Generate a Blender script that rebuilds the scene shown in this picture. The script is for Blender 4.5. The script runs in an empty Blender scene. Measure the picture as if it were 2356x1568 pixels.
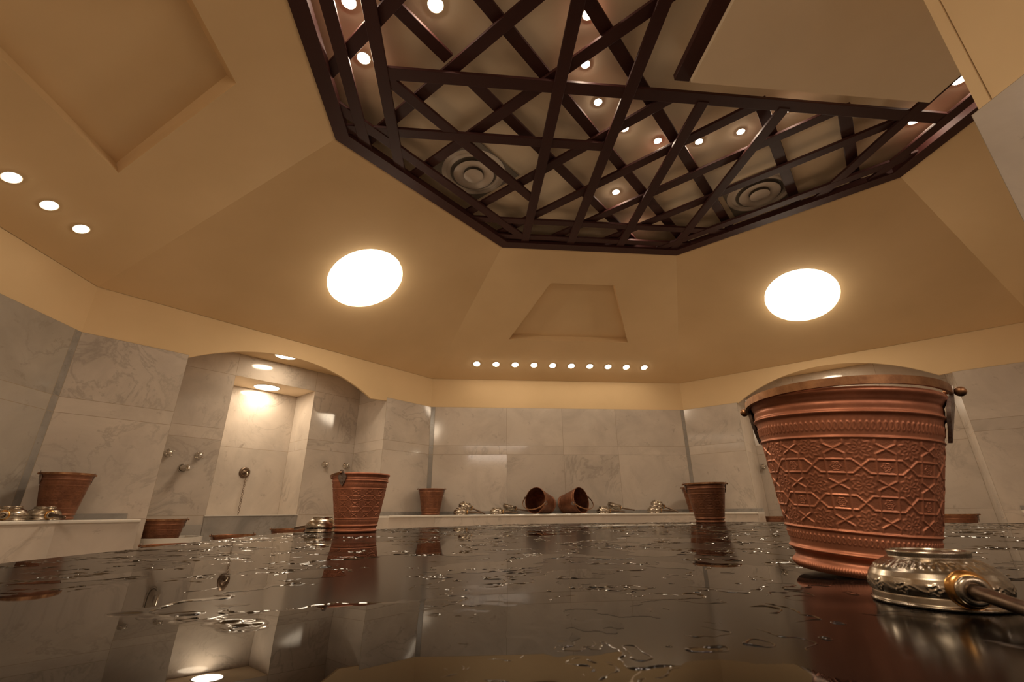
import bpy, bmesh, math, random
import numpy as np
from mathutils import Vector, Matrix
random.seed(7)
SC = bpy.context.scene
COL = SC.collection
PI = math.pi
T22 = math.tan(math.radians(22.5))

# ------------------------------------------------------------------ dimensions (metres)
AP = 4.2076            # room apothem
HS = AP * T22          # half side
ZH = 2.167             # ceiling springs
ZM = 1.781             # marble top
ZHOLE = 3.063          # edge of lattice opening
APH = 2.2887           # apothem of the opening
ZUP = 3.20             # upper ceiling over the lattice
ZS = 0.376             # slab top
ZB = 0.446             # bench top
APS = 2.24             # slab apothem
BE = 0.34              # bench depth
KS = (ZHOLE - ZH) / (AP - APH)
CAM = Vector((-1.2631, -1.7411, 0.467))
YAW, PITCH, ROLL, FPX = 0.10127, 0.36412, -0.00946, 1033.59

# ------------------------------------------------------------------ materials
def new_mat(name):
    m = bpy.data.materials.new(name); m.use_nodes = True
    nt = m.node_tree; nt.nodes.clear()
    out = nt.nodes.new('ShaderNodeOutputMaterial')
    b = nt.nodes.new('ShaderNodeBsdfPrincipled')
    nt.links.new(b.outputs[0], out.inputs[0])
    return m, nt, b

def node(nt, typ, **kw):
    n = nt.nodes.new(typ)
    for k, v in kw.items():
        if k.startswith('i_'):
            key = k[2:]
            key = int(key) if key.isdigit() else key.replace('_', ' ')
            n.inputs[key].default_value = v
        else:
            setattr(n, k, v)
    return n

def ramp(nt, stops):
    r = nt.nodes.new('ShaderNodeValToRGB')
    el = r.color_ramp.elements
    while len(el) > 1: el.remove(el[-1])
    el[0].position = stops[0][0]; el[0].color = stops[0][1]
    for p, c in stops[1:]:
        e = el.new(p); e.color = c
    return r

def g(v): return (v, v, v, 1)

def mixc(nt, fac, a, b, blend='MIX'):
    m = nt.nodes.new('ShaderNodeMix'); m.data_type = 'RGBA'; m.blend_type = blend
    for sock, val in ((m.inputs[0], fac), (m.inputs[6], a), (m.inputs[7], b)):
        if hasattr(val, 'is_linked') or hasattr(val, 'links'): nt.links.new(val, sock)
        else: sock.default_value = val
    return m.outputs[2]

def plain(name, col, rough=.5, metal=0., spec=.5):
    m, nt, b = new_mat(name)
    b.inputs['Base Color'].default_value = (*col, 1)
    b.inputs['Roughness'].default_value = rough
    b.inputs['Metallic'].default_value = metal
    b.inputs['Specular IOR Level'].default_value = spec
    return m

def plaster_mat(name, col, var=.06):
    m, nt, b = new_mat(name)
    tc = node(nt, 'ShaderNodeTexCoord')
    n1 = node(nt, 'ShaderNodeTexNoise', i_Scale=1.3, i_Detail=4.)
    n2 = node(nt, 'ShaderNodeTexNoise', i_Scale=60., i_Detail=3.)
    nt.links.new(tc.outputs['Object'], n1.inputs[0]); nt.links.new(tc.outputs['Object'], n2.inputs[0])
    r = ramp(nt, [(.3, (col[0]*(1-var), col[1]*(1-var*1.2), col[2]*(1-var*1.6), 1)), (.7, (*[min(1, c*(1+var)) for c in col], 1))])
    nt.links.new(n1.outputs[0], r.inputs[0]); nt.links.new(r.outputs[0], b.inputs['Base Color'])
    bp = node(nt, 'ShaderNodeBump', i_Strength=.05, i_Distance=.004)
    nt.links.new(n2.outputs[0], bp.inputs['Height']); nt.links.new(bp.outputs[0], b.inputs['Normal'])
    b.inputs['Roughness'].default_value = .75; b.inputs['Specular IOR Level'].default_value = .25
    return m

def marble_mat(name, light, dark, vein, rough=.13, scale=1.0):
    """Carrara-like cladding: cloudy ground, soft grey veins, flecks; each panel shifts by its own id."""
    m, nt, b = new_mat(name)
    L = nt.links.new
    tc = node(nt, 'ShaderNodeTexCoord'); at = node(nt, 'ShaderNodeAttribute', attribute_name='pid')
    sc = node(nt, 'ShaderNodeVectorMath', operation='SCALE'); sc.inputs['Scale'].default_value = 17.
    L(at.outputs['Color'], sc.inputs[0])
    ad = node(nt, 'ShaderNodeVectorMath', operation='ADD'); L(tc.outputs['Object'], ad.inputs[0]); L(sc.outputs[0], ad.inputs[1])
    P = ad.outputs[0]
    cl = node(nt, 'ShaderNodeTexNoise', i_Scale=2.2*scale, i_Detail=6., i_Roughness=.6, i_Distortion=.6); L(P, cl.inputs[0])
    base = ramp(nt, [(.3, (*dark, 1)), (.62, (*light, 1))]); L(cl.outputs[0], base.inputs[0])
    v1 = node(nt, 'ShaderNodeTexNoise', i_Scale=1.6*scale, i_Detail=7., i_Roughness=.62, i_Distortion=1.4); L(P, v1.inputs[0])
    r1 = ramp(nt, [(.47, g(0)), (.5, g(1)), (.525, g(0))]); L(v1.outputs[0], r1.inputs[0])
    v2 = node(nt, 'ShaderNodeTexNoise', i_Scale=9.*scale, i_Detail=6., i_Roughness=.72, i_Distortion=.5); L(P, v2.inputs[0])
    r2 = ramp(nt, [(.60, g(0)), (.74, g(1))]); L(v2.outputs[0], r2.inputs[0])
    mk = node(nt, 'ShaderNodeTexNoise', i_Scale=.9*scale, i_Detail=2.); L(P, mk.inputs[0])
    rk = ramp(nt, [(.46, g(0)), (.62, g(1))]); L(mk.outputs[0], rk.inputs[0])
    mul = node(nt, 'ShaderNodeMath', operation='MULTIPLY'); L(r1.outputs[0], mul.inputs[0]); L(rk.outputs[0], mul.inputs[1])
    mul2 = node(nt, 'ShaderNodeMath', operation='MULTIPLY', i_1=.34); L(mul.outputs[0], mul2.inputs[0])
    c1 = mixc(nt, mul2.outputs[0], base.outputs[0], (*vein, 1))
    mul3 = node(nt, 'ShaderNodeMath', operation='MULTIPLY', i_1=.55); L(r2.outputs[0], mul3.inputs[0])
    c2 = mixc(nt, mul3.outputs[0], c1, (vein[0]*1.1, vein[1]*1.05, vein[2], 1))
    # every panel a touch lighter or darker than the next
    pv = node(nt, 'ShaderNodeMapRange', i_1=0., i_2=1., i_3=.88, i_4=1.06); L(at.outputs['Fac'], pv.inputs[0])
    c3 = mixc(nt, 1.0, c2, g(1), 'MULTIPLY')
    mm = c3.node; L(pv.outputs[0], mm.inputs[7])
    L(c3, b.inputs['Base Color'])
    rr = node(nt, 'ShaderNodeMapRange', i_1=.3, i_2=.7, i_3=rough*.8, i_4=rough*1.4); L(cl.outputs[0], rr.inputs[0]); L(rr.outputs[0], b.inputs['Roughness'])
    w = node(nt, 'ShaderNodeTexNoise', i_Scale=3., i_Detail=2.); L(tc.outputs['Object'], w.inputs[0])
    # panels are set a hair out of plane with each other
    ge = node(nt, 'ShaderNodeNewGeometry'); s5 = node(nt, 'ShaderNodeVectorMath', operation='SUBTRACT'); L(at.outputs['Color'], s5.inputs[0]); s5.inputs[1].default_value = (.5, .5, .5)
    s6 = node(nt, 'ShaderNodeVectorMath', operation='SCALE'); s6.inputs['Scale'].default_value = .03; L(s5.outputs[0], s6.inputs[0])
    s7 = node(nt, 'ShaderNodeVectorMath', operation='ADD'); L(ge.outputs['Normal'], s7.inputs[0]); L(s6.outputs[0], s7.inputs[1])
    s8 = node(nt, 'ShaderNodeVectorMath', operation='NORMALIZE'); L(s7.outputs[0], s8.inputs[0])
    bp = node(nt, 'ShaderNodeBump', i_Strength=.10, i_Distance=.006); L(w.outputs[0], bp.inputs['Height']); L(s8.outputs[0], bp.inputs['Normal']); L(bp.outputs[0], b.inputs['Normal'])
    b.inputs['Specular IOR Level'].default_value = .5
    return m

def metal_mat(name, c_hi, c_lo, rough, scale=18., spots=None, bump=0.):
    m, nt, b = new_mat(name); L = nt.links.new
    tc = node(nt, 'ShaderNodeTexCoord')
    n1 = node(nt, 'ShaderNodeTexNoise', i_Scale=scale, i_Detail=6., i_Roughness=.65); L(tc.outputs['Object'], n1.inputs[0])
    r = ramp(nt, [(.35, (*c_lo, 1)), (.62, (*c_hi, 1))]); L(n1.outputs[0], r.inputs[0])
    colr = r.outputs[0]
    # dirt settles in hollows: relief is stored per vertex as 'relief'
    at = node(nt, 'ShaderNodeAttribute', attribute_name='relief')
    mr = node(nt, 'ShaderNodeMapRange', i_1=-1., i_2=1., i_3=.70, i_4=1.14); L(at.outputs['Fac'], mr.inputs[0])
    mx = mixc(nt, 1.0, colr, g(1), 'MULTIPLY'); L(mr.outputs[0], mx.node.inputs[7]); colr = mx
    if spots:
        n2 = node(nt, 'ShaderNodeTexNoise', i_Scale=9., i_Detail=5., i_Roughness=.7); L(tc.outputs['Object'], n2.inputs[0])
        r2 = ramp(nt, [(.66, g(0)), (.78, g(.8))]); L(n2.outputs[0], r2.inputs[0])
        colr = mixc(nt, r2.outputs[0], colr, (*spots, 1))
    L(colr, b.inputs['Base Color'])
    rr = node(nt, 'ShaderNodeMapRange', i_1=.3, i_2=.7, i_3=rough*1.3, i_4=rough*.85); L(n1.outputs[0], rr.inputs[0]); L(rr.outputs[0], b.inputs['Roughness'])
    b.inputs['Metallic'].default_value = 1.
    if bump:
        n3 = node(nt, 'ShaderNodeTexNoise', i_Scale=140., i_Detail=3.); L(tc.outputs['Object'], n3.inputs[0])
        bp = node(nt, 'ShaderNodeBump', i_Strength=bump, i_Distance=.002); L(n3.outputs[0], bp.inputs['Height']); L(bp.outputs[0], b.inputs['Normal'])
    return m

def emit_mat(name, col, strength):
    m = bpy.data.materials.new(name); m.use_nodes = True
    nt = m.node_tree; nt.nodes.clear()
    out = nt.nodes.new('ShaderNodeOutputMaterial'); e = nt.nodes.new('ShaderNodeEmission')
    e.inputs[0].default_value = (*col, 1); e.inputs[1].default_value = strength
    nt.links.new(e.outputs[0], out.inputs[0])
    return m

def slab_mat(name='black_marble', rough=.14, spec=.08):
    """black polished stone under a broken film of water"""
    m, nt, b = new_mat(name); L = nt.links.new
    tc = node(nt, 'ShaderNodeTexCoord'); P = tc.outputs['Object']
    cl = node(nt, 'ShaderNodeTexNoise', i_Scale=3., i_Detail=6., i_Roughness=.65); L(P, cl.inputs[0])
    base = ramp(nt, [(.35, (.004, .0032, .0031, 1)), (.7, (.012, .009, .0078, 1))]); L(cl.outputs[0], base.inputs[0])
    vv = node(nt, 'ShaderNodeTexNoise', i_Scale=2.1, i_Detail=5., i_Roughness=.55, i_Distortion=1.2); L(P, vv.inputs[0])
    rv = ramp(nt, [(.495, g(0)), (.5, g(1)), (.505, g(0))]); L(vv.outputs[0], rv.inputs[0])
    mk = node(nt, 'ShaderNodeTexNoise', i_Scale=4.5, i_Detail=2.); L(P, mk.inputs[0])
    rk = ramp(nt, [(.56, g(0)), (.68, g(1))]); L(mk.outputs[0], rk.inputs[0])
    mu = node(nt, 'ShaderNodeMath', operation='MULTIPLY'); L(rv.outputs[0], mu.inputs[0]); L(rk.outputs[0], mu.inputs[1])
    fl = node(nt, 'ShaderNodeTexNoise', i_Scale=26., i_Detail=3.); L(P, fl.inputs[0])
    rf = ramp(nt, [(.72, g(0)), (.80, g(.35))]); L(fl.outputs[0], rf.inputs[0])
    mx = node(nt, 'ShaderNodeMath', operation='MAXIMUM'); L(mu.outputs[0], mx.inputs[0]); L(rf.outputs[0], mx.inputs[1])
    m2 = node(nt, 'ShaderNodeMath', operation='MULTIPLY', i_1=.55); L(mx.outputs[0], m2.inputs[0])
    L(mixc(nt, m2.outputs[0], base.outputs[0], (.30, .25, .22, 1)), b.inputs['Base Color'])
    b.inputs['Roughness'].default_value = rough
    b.inputs['Specular IOR Level'].default_value = spec
    return m

WARM = (1.0, .80, .55)
M = {}
M['plaster'] = plaster_mat('ochre_plaster', (.70, .515, .300))
M['soffit'] = plaster_mat('cream_soffit', (.82, .68, .50))
M['marble'] = marble_mat('grey_white_marble', (.60, .525, .455), (.47, .41, .355), (.22, .19, .165), .09)
M['marble_grey'] = marble_mat('dull_grey_marble', (.43, .385, .335), (.33, .295, .255), (.17, .15, .13), .08)
M['marble_dark'] = marble_mat('blue_grey_marble', (.34, .315, .29), (.24, .225, .21), (.12, .11, .10), .16, 2.)
M['sill'] = marble_mat('pale_marble_edge', (.74, .70, .64), (.66, .62, .56), (.4, .37, .34), .12)
M['grout'] = plain('grout', (.30, .24, .17), .8)
M['slab'] = slab_mat()
M['film'] = slab_mat('black_marble_under_water', .010, .11)
M['water'] = plain('water_on_black', (.010, .0085, .008), .03, 0., .35)
M['wood'] = plaster_mat('dark_red_brown_wood', (.040, .0105, .0085), .18)
M['wood'].node_tree.nodes['Principled BSDF'].inputs['Roughness'].default_value = .6
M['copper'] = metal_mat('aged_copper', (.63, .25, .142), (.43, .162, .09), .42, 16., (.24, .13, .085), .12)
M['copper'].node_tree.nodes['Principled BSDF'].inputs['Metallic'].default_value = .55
M['copper_brown_shaded'] = metal_mat('brown_copper_shaded', (.30, .125, .064), (.19, .074, .038), .42, 16., (.18, .10, .07), .12)  # browner copper of the far buckets, darkened further to carry their shade
M['copper_brown_shaded'].node_tree.nodes['Principled BSDF'].inputs['Metallic'].default_value = .55
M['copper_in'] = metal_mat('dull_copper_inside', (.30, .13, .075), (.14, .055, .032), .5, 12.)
M['patina'] = metal_mat('grey_patina', (.46, .40, .37), (.22, .15, .12), .55, 60.)
M['bronze'] = metal_mat('brown_bronze', (.46, .25, .13), (.26, .13, .07), .36, 40.)
M['nickel'] = metal_mat('tarnished_nickel_silver', (.56, .49, .40), (.34, .285, .225), .24, 30.)
M['brass'] = metal_mat('worn_brass', (.72, .40, .14), (.52, .26, .08), .25, 40.)
M['rod'] = metal_mat('dark_bronze_rod', (.24, .17, .12), (.13, .09, .065), .34, 30.)
M['chrome'] = plain('chrome', (.62, .58, .52), .12, 1.)
M['white'] = plain('grey_white_enamel', (.66, .58, .50), .45)
M['plate'] = plain('grey_plate', (.20, .17, .14), .3)
M['vent_shade'] = plain('painted_duct_shade', (.01, .01, .011), .8)  # near-black colour painted in for the shade inside the vent
M['ring'] = plain('lamp_ring', (.70, .62, .50), .4)
M['lamp_big'] = emit_mat('big_lamp_glow', (1.0, .82, .60), 32.)
M['lamp_small'] = emit_mat('downlight_glow', (1.0, .82, .60), 92.)
M['lamp_grid'] = emit_mat('lattice_light_glow', (1.0, .81, .62), 290.)
M['lamp_front'] = emit_mat('front_downlight_glow', (1.0, .86, .72), 280.)
M['lamp_left'] = emit_mat('left_downlight_glow', (1.0, .82, .60), 34.)
M['lamp_alcove'] = emit_mat('alcove_lamp_glow', (1.0, .81, .58), 62.)

# ------------------------------------------------------------------ mesh helpers
class MB:
    def __init__(s): s.v = []; s.f = []; s.mi = []; s.mats = []; s.pid = []
    def m(s, name):
        if name not in s.mats: s.mats.append(name)
        return s.mats.index(name)
    def poly(s, pts, mat, pid=None):
        b = len(s.v); s.v += [tuple(p) for p in pts]; s.f.append(tuple(range(b, b + len(pts)))); s.mi.append(s.m(mat))
        s.pid.append(pid or (random.random(), random.random(), random.random()))
    def faces(s, verts, faces, mat, pid=None):
        b = len(s.v); s.v += [tuple(p) for p in verts]; k = s.m(mat); pid = pid or (.5, .5, .5)
        for f in faces: s.f.append(tuple(b + i for i in f)); s.mi.append(k); s.pid.append(pid)
    def box(s, lo, hi, mat, fn=None, pid=None):
        (x0, y0, z0), (x1, y1, z1) = lo, hi
        V = [(x0,y0,z0),(x1,y0,z0),(x1,y1,z0),(x0,y1,z0),(x0,y0,z1),(x1,y0,z1),(x1,y1,z1),(x0,y1,z1)]
        if fn: V = [fn(*p) for p in V]
        s.faces(V, [(0,3,2,1),(4,5,6,7),(0,1,5,4),(1,2,6,5),(2,3,7,6),(3,0,4,7)], mat, pid or (random.random(), random.random(), random.random()))
    def prism(s, pts, z0, z1, mat, cap=True, pid=None):
        n = len(pts); V = [(x, y, z0) for x, y in pts] + [(x, y, z1) for x, y in pts]
        F = [(i, (i+1) % n, n+(i+1) % n, n+i) for i in range(n)]
        if cap: F += [tuple(range(n-1, -1, -1)), tuple(range(n, 2*n))]
        s.faces(V, F, mat, pid)
    def lathe(s, prof, mat, n=32, fn=None, cap0=False, cap1=False):
        V = []; F = []
        for r, z in prof:
            for k in range(n):
                a = 2*PI*k/n; p = (r*math.cos(a), r*math.sin(a), z); V.append(fn(*p) if fn else p)
        for i in range(len(prof)-1):
            for k in range(n):
                k2 = (k+1) % n; F.append((i*n+k, i*n+k2, (i+1)*n+k2, (i+1)*n+k))
        if cap0: F.append(tuple(range(n-1, -1, -1)))
        if cap1: F.append(tuple(range((len(prof)-1)*n, len(prof)*n)))
        s.faces(V, F, mat)
    def tube(s, path, rad, mat, n=12, cap=True):
        path = [Vector(p) for p in path]; V = []; F = []
        rads = rad if isinstance(rad, (list, tuple)) else [rad]*len(path)
        prev = None
        for i, p in enumerate(path):
            d = (path[min(i+1, len(path)-1)] - path[max(i-1, 0)]).normalized()
            u = prev - d*prev.dot(d) if prev else d.orthogonal()
            u.normalize(); prev = u; w = d.cross(u)
            for k in range(n):
                a = 2*PI*k/n; V.append(p + rads[i]*(math.cos(a)*u + math.sin(a)*w))
        for i in range(len(path)-1):
            for k in range(n):
                k2 = (k+1) % n; F.append((i*n+k, i*n+k2, (i+1)*n+k2, (i+1)*n+k))
        if cap: F += [tuple(range(n-1, -1, -1)), tuple(range((len(path)-1)*n, len(path)*n))]
        s.faces(V, F, mat)
    def ball(s, c, r, mat, n=12):
        c = Vector(c); prof = [(r*math.sin(PI*i/8), -r*math.cos(PI*i/8)) for i in range(9)]
        prof[0] = (r*.02, -r); prof[-1] = (r*.02, r)
        s.lathe(prof, mat, n, lambda x, y, z: (c.x+x, c.y+y, c.z+z), True, True)
    def strip(s, path, wdir, w, ndir, th, mat):
        """flat bar: rectangular section swept along path; wdir and ndir are lists of unit vectors"""
        V = []; F = []
        for p, a, b in zip(path, wdir, ndir):
            p, a, b = Vector(p), Vector(a), Vector(b)
            V += [p+a*w/2+b*th/2, p-a*w/2+b*th/2, p-a*w/2-b*th/2, p+a*w/2-b*th/2]
        for i in range(len(path)-1):
            for k in range(4):
                k2 = (k+1) % 4; F.append((i*4+k, i*4+k2, i*4+4+k2, i*4+4+k))
        m = 4*(len(path)-1); F += [(3, 2, 1, 0), (m, m+1, m+2, m+3)]
        s.faces(V, F, mat)
    def build(s, name, parent=None, smooth=None, bevel=0., fixn=True):
        me = bpy.data.meshes.new(name); me.from_pydata(s.v, [], s.f)
        for k in s.mats: me.materials.append(M[k])
        me.polygons.foreach_set('material_index', s.mi)
        at = me.color_attributes.new('pid', 'FLOAT_COLOR', 'CORNER')
        c = np.repeat(np.array([(*p, 1.) for p in s.pid]), [len(f) for f in s.f], axis=0)
        at.data.foreach_set('color', c.ravel())
        if fixn:
            bm = bmesh.new(); bm.from_mesh(me)
            bmesh.ops.recalc_face_normals(bm, faces=bm.faces); bm.to_mesh(me); bm.free()
        if smooth is not None:
            me.polygons.foreach_set('use_smooth', [True]*len(me.polygons))
            try: me.set_sharp_from_angle(angle=math.radians(smooth))
            except Exception: pass
        o = bpy.data.objects.new(name, me); COL.objects.link(o)
        if parent: o.parent = parent
        if bevel:
            bv = o.modifiers.new('bevel', 'BEVEL'); bv.width = bevel; bv.segments = 2; bv.limit_method = 'ANGLE'
        return o

def tag(o, label, cat, group=None, kind=None):
    o['label'] = label; o['category'] = cat
    if group: o['group'] = group
    if kind: o['kind'] = kind
    return o
def structure(o, label=None):
    o['kind'] = 'structure'
    if label: o['label'] = label
    return o
def thing(name, label, cat, loc=(0, 0, 0), rot=(0, 0, 0), group=None):
    o = bpy.data.objects.new(name, None); COL.objects.link(o); o.empty_display_size = .05
    o.location = loc; o.rotation_euler = rot
    return tag(o, label, cat, group)
def dup(root, label, loc=None, rot=None, mat=None, group=None):
    r = root.copy(); COL.objects.link(r); r['label'] = label
    if mat is not None: r.matrix_world = mat
    if loc is not None: r.location = loc
    if rot is not None: r.rotation_euler = rot
    if group: r['group'] = group
    for ch in list(root.children):
        c = ch.copy(); COL.objects.link(c); c.parent = r
        for gr in list(ch.children):
            d = gr.copy(); COL.objects.link(d); d.parent = c
    return r

def frame(deg):
    a = math.radians(deg); n = Vector((math.cos(a), math.sin(a), 0)); return n, Vector((n.y, -n.x, 0))
def wp(deg, n, t, z):
    N, T = frame(deg); p = N*n + T*t; return (p.x, p.y, z)
def octagon(ap):
    r = ap/math.cos(PI/8); return [(r*math.cos(PI/8+k*PI/4), r*math.sin(PI/8+k*PI/4)) for k in range(8)]
def sz(n): return ZH + KS*(AP - n)          # height of the sloped ceiling at plan distance n

def fill_holes(outer, holes):
    """triangulate a planar polygon with holes; loops of 3D points -> verts, tris"""
    bm = bmesh.new()
    for loop in [outer] + holes:
        vs = [bm.verts.new(p) for p in loop]
        for i in range(len(vs)): bm.edges.new((vs[i], vs[(i+1) % len(vs)]))
    bmesh.ops.triangle_fill(bm, use_beauty=True, use_dissolve=False, edges=bm.edges[:])
    bm.verts.ensure_lookup_table()
    bm.verts.index_update(); V = [v.co.copy() for v in bm.verts]; F = [[v.index for v in f.verts] for f in bm.faces]
    bm.free()
    nr = (V[F[0][1]]-V[F[0][0]]).cross(V[F[0][2]]-V[F[0][0]])
    F = [f if (V[f[1]]-V[f[0]]).cross(V[f[2]]-V[f[0]]).dot(nr) > 0 else f[::-1] for f in F]
    return V, F

def panels(mb, fn, ts, zs, mat='marble', grout=.0035, strips=(), skip=None, mats=None):
    """cladding: rectangular panels between joint lines ts x zs with thin grout between; fn(t, z) -> point"""
    for j in range(len(zs)-1):
        for i in range(len(ts)-1):
            t0, t1, z0, z1 = ts[i], ts[i+1], zs[j], zs[j+1]
            if skip and skip((t0+t1)/2, (z0+z1)/2): continue
            a = grout/2
            mm = mats(i, j) if mats else mat
            mb.poly([fn(t0+a, z0+a), fn(t1-a, z0+a), fn(t1-a, z1-a), fn(t0+a, z1-a)], mm)
            mb.poly([fn(t0, z0), fn(t1, z0), fn(t1-a, z0+a), fn(t0+a, z0+a)], 'grout')
            mb.poly([fn(t0+a, z1-a), fn(t1-a, z1-a), fn(t1, z1), fn(t0, z1)], 'grout')
            mb.poly([fn(t0, z0), fn(t0+a, z0+a), fn(t0+a, z1-a), fn(t0, z1)], 'grout')
            mb.poly([fn(t1-a, z0+a), fn(t1, z0), fn(t1, z1), fn(t1-a, z1-a)], 'grout')

ZC = [0, ZB, 1.168, 1.28, ZM]              # marble courses
ZC2 = [0, .465, 1.168, 1.28, 1.845, 2.085]

# ------------------------------------------------------------------ the room shell
mb = MB(); mb.poly([(-7, -7, 0), (7, -7, 0), (7, 7, 0), (-7, 7, 0)], 'marble'); structure(mb.build('floor', fixn=False))

def straight_wall(deg, name, cols, clad='marble'):
    mb = MB()
    panels(mb, lambda t, z: wp(deg, AP, t, z), cols, ZC, mats=lambda i, j: 'marble_dark' if cols[i+1]-cols[i] < .1 else clad)
    hp = HS+.004; mb.poly([wp(deg, AP+.004, -hp, ZM), wp(deg, AP+.004, hp, ZM), wp(deg, AP+.004, hp, ZH+.01), wp(deg, AP+.004, -hp, ZH+.01)], 'plaster')
    structure(mb.build(name, fixn=False))
straight_wall(90, 'wall_back', [-HS, -HS+.055, -.74, .01, .75, HS-.05, HS])
straight_wall(180, 'wall_left', [-HS, -HS+.055, -.75, .05, .8, HS-.06, HS], 'marble_grey')
straight_wall(0, 'wall_right', [-HS, -HS+.055, -.75, .05, .8, HS-.06, HS])
straight_wall(270, 'wall_front', [-HS, -HS+.055, -.75, .05, .8, HS-.06, HS])
straight_wall(225, 'wall_front_left', [-HS, -.9, 0, .9, HS])
straight_wall(315, 'wall_front_right', [-HS, -.9, 0, .9, HS])

DB = AP + .60          # alcove back plane
DN = 5.25              # niche back plane
TO = 1.035             # half opening
def alcove_wall(deg, name, sg, c, crest, half, R, zc):
    """diagonal wall with an arched bathing alcove; sg mirrors it"""
    mb = MB(); f = lambda n, t, z: wp(deg, n, sg*t, z)
    # marble piers
    panels(mb, lambda t, z: f(AP, t, z), [-HS, -TO], ZC); panels(mb, lambda t, z: f(AP, t, z), [TO+.01, HS], ZC)
    # plaster spandrel with a segmental arch
    arch = []
    for i in range(33):
        x = half - 2*half*i/32; arch.append((c + x, crest - (R - math.sqrt(R*R - x*x))))
    hp = HS+.004; loop = [(hp, ZM), (hp, ZH+.01), (-hp, ZH+.01), (-hp, ZM), (-TO-.052, ZM)] + arch[::-1] + [(TO+.01, arch[0][1]+.012), (TO+.01, ZM)]
    V, F = fill_holes([Vector(f(AP+.004, t, z)) for t, z in loop], [])
    mb.faces(V, F, 'plaster')
    th = .03
    edge = [(-TO-.052, ZM)] + arch[::-1] + [(TO+.01, arch[0][1]+.012)]
    for (a, b) in zip(edge[:-1], edge[1:]):
        mb.poly([f(AP+.004, *a), f(AP+.004, *b), f(AP+th, *b), f(AP+th, *a)], 'plaster', (.5, .5, .5))
    # inner face of the spandrel
    V, F = fill_holes([Vector(f(AP+th, t, z)) for t, z in [(TO+.01, zc+.015), (-TO-.052, zc+.015)] + edge], [])
    mb.faces(V, F, 'plaster')
    # reveals
    for s_, tt in ((-1, -TO), (1, TO+.01)):
        panels(mb, lambda u, z: f(u, tt, z), [AP, DB], [0, 1.168, 1.28, ZM]); panels(mb, lambda u, z: f(u, tt, z), [AP+.034, DB], [ZM, zc])
    # back of the alcove with the tall niche
    ts = [-TO, -.44, .44, TO+.01]; ZC2 = [0, .465, 1.168, 1.28, 1.845, zc]
    panels(mb, lambda t, z: f(DB, t, z), ts, ZC2, skip=lambda t, z: abs(t) < .44 and z < 1.845)
    # niche
    panels(mb, lambda u, z: f(u, -.44, z), [DB, DN], [.465, 1.168, 1.28, 1.845])
    panels(mb, lambda u, z: f(u, .44, z), [DB, DN], [.465, 1.168, 1.28, 1.845])
    panels(mb, lambda t, z: f(DN, t, z), [-.44, .44], [.465, 1.168, 1.845])
    mb.poly([f(DB, -.44, 1.845), f(DB, .44, 1.845), f(DN, .44, 1.845), f(DN, -.44, 1.845)], 'soffit')
    mb.poly([f(DB, -.44, .445), f(DB, .44, .445), f(DN, .44, .445), f(DN, -.44, .445)], 'sill')
    # trough front below the niche, with its pale lip
    mb.poly([f(DB-.008, -.445, 0), f(DB-.008, .45, 0), f(DB-.008, .45, .458), f(DB-.008, -.445, .458)], 'marble_dark')
    mb.box((DB-.016, -.45, .457), (DB+.03, .455, .468), 'sill', f)
    # alcove ceiling and floor
    mb.poly([f(AP+th, -TO-.06, zc), f(AP+th, TO+.02, zc), f(DB+.01, TO+.02, zc), f(DB+.01, -TO-.06, zc)], 'plaster')
    structure(mb.build(name, fixn=False))
alcove_wall(135, 'wall_back_left', 1, -.13, 1.99, .955, 1.888, 2.085)
alcove_wall(45, 'wall_back_right', -1, .05, 2.075, .985, 1.75, 2.155)

# ceiling: eight sloping facets round an octagonal opening, then a shallow attic over the lattice
mb = MB()
RBIG = .345
BIGC = 3.243
for k in range(8):
    deg = 45*k; N, T = frame(deg)
    P = lambda n, t, dz=0: Vector(wp(deg, n, t, sz(n)+dz))
    hi, ho = APH*T22, AP*T22
    outer = [P(AP, -ho), P(AP, ho), P(APH, hi), P(APH, -hi)]
    holes = []
    if k % 2 == 0:
        holes.append([P(2.69, -.37), P(2.69, .37), P(3.503, .77), P(3.503, -.77)])
    else:
        holes.append([P(BIGC+RBIG*math.cos(2*PI*i/64), RBIG*math.sin(2*PI*i/64)) for i in range(64)])
    V, F = fill_holes(outer, holes); mb.faces(V, F, 'plaster')
    h = holes[0]; up = .085 if k % 2 == 0 else .10
    nrm = (N*KS + Vector((0, 0, 1))).normalized()
    top = [p + nrm*up for p in h]
    if k % 2 == 0:
        top = [P(2.69+.03, -.37-.0) + nrm*up, P(2.69+.03, .37) + nrm*up, P(3.503, .77) + nrm*up, P(3.503, -.77) + nrm*up]
    for i in range(len(h)):
        j = (i+1) % len(h); mb.poly([h[i], h[j], top[j], top[i]], 'plaster', (.5, .5, .5))
    mb.poly(top, 'plaster')
o8 = octagon(APH)
for i in range(8):
    a, b_ = o8[i], o8[(i+1) % 8]
    mb.poly([(*a, ZHOLE), (*b_, ZHOLE), (*b_, ZUP), (*a, ZUP)], 'plaster', (.5, .5, .5))
mb.poly([(*p, ZUP) for p in o8], 'soffit')
structure(mb.build('ceiling', fixn=False))

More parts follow.
